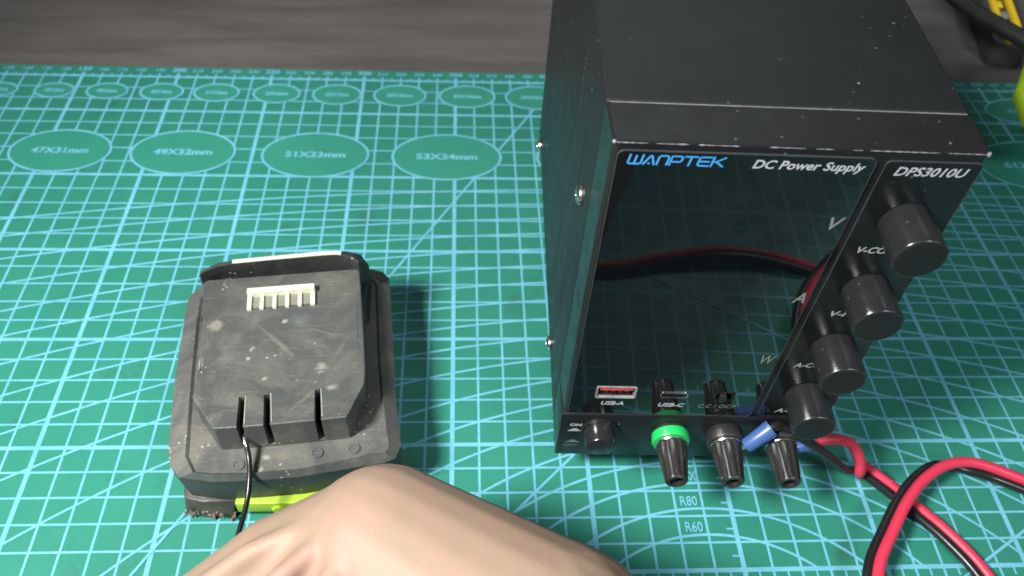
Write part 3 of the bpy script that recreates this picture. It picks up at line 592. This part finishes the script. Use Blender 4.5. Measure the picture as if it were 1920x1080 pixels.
def spade(a, b, post):
    a, b, post = Vector(a), Vector(b), Vector(post); d = (b - a).normalized()
    pts = [a, a + d * 0.08, a + (b - a) * 0.5, b - d * 0.1, b]
    g = G(); g.sweep(rel(pts, LO), 0.2, 20, caps=False, radii=[0.21, 0.25, 0.27, 0.31, 0.30]); g.sweep(rel([a + d * 0.02, b - d * 0.25], LO), 0.2, 16)
    s_ = g.done('spade_connector', M['blue_sleeve'], ld)
    g = G(); n = d.cross(Vector((0, 1, 0))).normalized(); q = [a + n * 0.12, post + n * 0.3, post - n * 0.3, a - n * 0.12]; e = Vector((0, 0.04, 0))
    vs = [tuple(p - e) for p in rel([], LO)] + [(p.x - LO[0], p.y - LO[1] - 0.03, p.z) for p in q] + [(p.x - LO[0], p.y - LO[1] + 0.03, p.z) for p in q]
    g.add(vs, [[0, 1, 2, 3], [7, 6, 5, 4], [0, 4, 5, 1], [1, 5, 6, 2], [2, 6, 7, 3], [3, 7, 4, 0]]); g.done('spade_tongue', M['metal'], s_)
spade((44.82, 2.85, 3.30), (45.62, 3.15, 3.95), (44.3, 2.9, 3.15))
spade((46.4, 2.9, 3.10), (47.25, 3.2, 3.00), (46.15, 2.9, 3.15))

# ------------------------------------------------------------------ things at the far right
cb = empty('mains_cable', W(64, 26, 4)); tag(cb, 'thick black power cord crossing the far right corner above the desk', 'cable')
pc = spline([(56.5, 46, 6.5), (59.6, 38, 5.4), (62.7, 30.8, 4.2), (64.6, 26.2, 4.4), (66.8, 21.8, 4.3), (71, 17, 2.0), (78, 12, 0.4)], 8)
G().sweep([(p.x - 64, p.y - 26, p.z - 4) for p in pc], 0.44, 20).done('cable_sheath', M['rubber'], cb)
lm = empty('lime_battery', W(67, 24, 0)); tag(lm, 'lime green plastic casing corner at the right edge under the power cord', 'tool casing')
lp_ = [(63.85, 24.0), (65.5, 26.5), (66.6, 28.0), (72, 28), (72, 19.6), (63.6, 19.6), (63.3, 21.0)]
g = G(); g.prism([((x - 67) * 0.97, (y - 24) * 0.97) for x, y in lp_], 2.2, 3.0, top=[((x - 67) * 0.96, (y - 24) * 0.96) for x, y in lp_], mid=[([(x - 67, y - 24) for x, y in lp_], 2.8)]); g.done('casing', M['lime'], lm, bevel=0.15)
g = G(); g.prism([(x - 67, y - 24) for x, y in ((65.8, 24.5), (67.4, 26.8), (71.5, 26.8), (71.5, 20.5), (65.6, 20.5))], 0.0, 2.2); g.done('casing_base', M['dark_plastic'], lm, bevel=0.05)
kn = empty('utility_tool', W(68.6, 34.6, -0.3), (0, 0, math.radians(-13.8))); tag(kn, 'black tool with a yellow framed window on the desk behind the mat', 'hand tool')
g = G(); g.prism(rrect(-1.2, -4.0, 1.1, 12, 0.8), 0, 1.5, top=rrect(-1.1, -3.9, 1.0, 11.8, 0.75)); g.done('tool_body', M['dark_plastic'], kn, bevel=0.12)
a_, b_ = rrect(-0.65, -3.7, 0.65, 8, 0.5), rrect(-0.36, -2.5, 0.32, 7.4, 0.25); n = len(a_)
g = G(); vs = [(*p, 1.75) for p in a_] + [(*p, 1.75) for p in b_] + [(*p, 1.45) for p in a_] + [(*p, 1.45) for p in b_]; fs = []
for i in range(n): j = (i + 1) % n; fs += [[i, j, n + j, n + i], [i, j, 2 * n + j, 2 * n + i], [n + i, n + j, 3 * n + j, 3 * n + i]]
g.add(vs, fs); g.done('yellow_frame', M['yellow'], kn)
for i in range(5): g = G(); g.box((-0.30 + (i % 2) * 0.15, -2.1 + i * 1.3, 1.48), (0.1 + (i % 2) * 0.1, -1.4 + i * 1.3, 1.60)); g.done('window_mark', M['yellow'] if i % 2 == 0 else M['edge_metal'], kn, bevel=0.05)

# ------------------------------------------------------------------ the hand and forearm
pn = empty('person', W(34, -4, 0)); tag(pn, 'bare forearm and hand bent at the wrist, holding the thin wire', 'person')
def capsule(g, a, b, ra, rb, n=20, k=6, flat=1.0, up=Vector((0, 0, 1))):
    a, b = Vector(a), Vector(b); t = (b - a).normalized(); x = t.cross(up).normalized(); y = x.cross(t); vs = []; rings = []
    for i in range(k + 1): th = math.pi / 2 * (1 - i / k); rings.append((a - t * ra * math.sin(th), ra * math.cos(th)))
    for i in range(k + 1): th = math.pi / 2 * i / k; rings.append((b + t * rb * math.sin(th), rb * math.cos(th)))
    for c, r in rings:
        r = max(r, 0.01)
        for j in range(n): q = 2 * math.pi * j / n; vs.append(c + x * r * math.cos(q) + y * r * flat * math.sin(q))
    m = len(rings); fs = [[i * n + j, i * n + (j + 1) % n, (i + 1) * n + (j + 1) % n, (i + 1) * n + j] for i in range(m - 1) for j in range(n)] + [list(range(n))[::-1], [(m - 1) * n + j for j in range(n)]]
    g.add([(v.x - 34, v.y + 4, v.z) for v in vs], fs)
g = G()
wr = (33.3, -1.69, 5.62)
capsule(g, (43.5, -22, 12.0), (40.5, -13.7, 8.6), 4.6, 3.9); capsule(g, (40.5, -13.7, 8.6), (37.5, -4.73, 5.59), 3.9, 3.1); capsule(g, (37.5, -4.73, 5.59), wr, 3.1, 2.35)
kn_ = [(27.44, -3.33, 3.93), (28.6, -5.2, 4.5), (30.0, -6.7, 4.5), (31.5, -7.8, 4.1)]      # knuckles, index to little
capsule(g, wr, (30.49, -1.94, 4.74), 2.3, 1.7); capsule(g, (30.49, -1.94, 4.74), kn_[0], 1.7, 1.15)
for i, q in enumerate(kn_): capsule(g, (32.9 + i * 0.3, -2.6 - i * 0.7, 4.9 - i * 0.1), q, 1.9, 1.05, flat=0.95)
capsule(g, (33.2, -3.6, 4.4), (29.8, -4.6, 3.9), 2.3, 1.6, flat=0.8)
fing = [(kn_[0], (25.4, -3.6, 2.9), (26.0, -2.8, 1.5), (27.1, -2.45, 1.15), 0.85), (kn_[1], (26.6, -6.2, 3.0), (26.4, -5.0, 1.4), (27.5, -4.4, 1.0), 0.88),
        (kn_[2], (28.0, -8.0, 2.9), (27.6, -6.9, 1.3), (28.6, -6.3, 0.95), 0.82), (kn_[3], (29.8, -9.2, 2.6), (29.3, -8.2, 1.2), (30.2, -7.6, 0.9), 0.70)]
for a, b, c, d, r in fing:
    capsule(g, a, b, r * 1.08, r * 0.95); capsule(g, b, c, r * 0.95, r * 0.82); capsule(g, c, d, r * 0.84, r * 0.66)
th = [(32.8, -3.4, 4.0), (31.0, -3.6, 2.6), (29.4, -3.0, 1.7), (28.3, -2.6, 1.35)]
capsule(g, th[0], th[1], 1.5, 1.05); capsule(g, th[1], th[2], 1.0, 0.88); capsule(g, th[2], th[3], 0.88, 0.68)
for i, q in enumerate(kn_):                                              # tendons running from the wrist to the knuckles
    c0 = Vector((31.9 + i * 0.55, -1.35 - i * 0.18, 7.02 + i * 0.26)); c1 = Vector(q) + Vector((0, 0.2, 0.98)); m_ = c0.lerp(c1, 0.45) + Vector((0, 0.1, 0.32))
    capsule(g, c0, m_, 0.20, 0.32); capsule(g, m_, c1, 0.32, 0.32)
h_ = g.done('hand_and_forearm', M['skin'], pn)
md = h_.modifiers.new('r', 'REMESH'); md.mode = 'VOXEL'; md.voxel_size = 0.0011; md = h_.modifiers.new('s', 'SMOOTH'); md.factor = 0.5; md.iterations = 10
bpy.context.view_layer.update()
me = bpy.data.meshes.new_from_object(h_.evaluated_get(bpy.context.evaluated_depsgraph_get())); h_.modifiers.clear(); h_.data = me
for p in me.polygons: p.use_smooth = True
me.materials.clear(); me.materials.append(M['skin'])
for d, c in [(f_[3], f_[2]) for f_ in fing] + [(th[3], th[2])]:
    d, c = Vector(d), Vector(c); t = (d - c).normalized(); s_ = t.cross(Vector((0, 0, 1))).normalized(); u = s_.cross(t)
    if u.z < 0: u = -u
    g = G(); cc = d + t * 0.15 + u * 0.52; vs = []
    for i in range(3):
        for j in range(5): a = (j - 2) / 2 * 0.9; vs.append(cc + t * (i - 1) * 0.32 + s_ * 0.42 * math.sin(a) + u * (0.30 * (math.cos(a) - 1) - 0.05 * (i - 1)))
    g.add([(v.x - 34, v.y + 4, v.z) for v in vs], [[i * 5 + j, i * 5 + j + 1, i * 5 + j + 6, i * 5 + j + 5] for i in range(2) for j in range(4)])
    o = g.done('fingernail', M['nail'], pn); sm = o.modifiers.new('t', 'SOLIDIFY'); sm.thickness = 0.0005
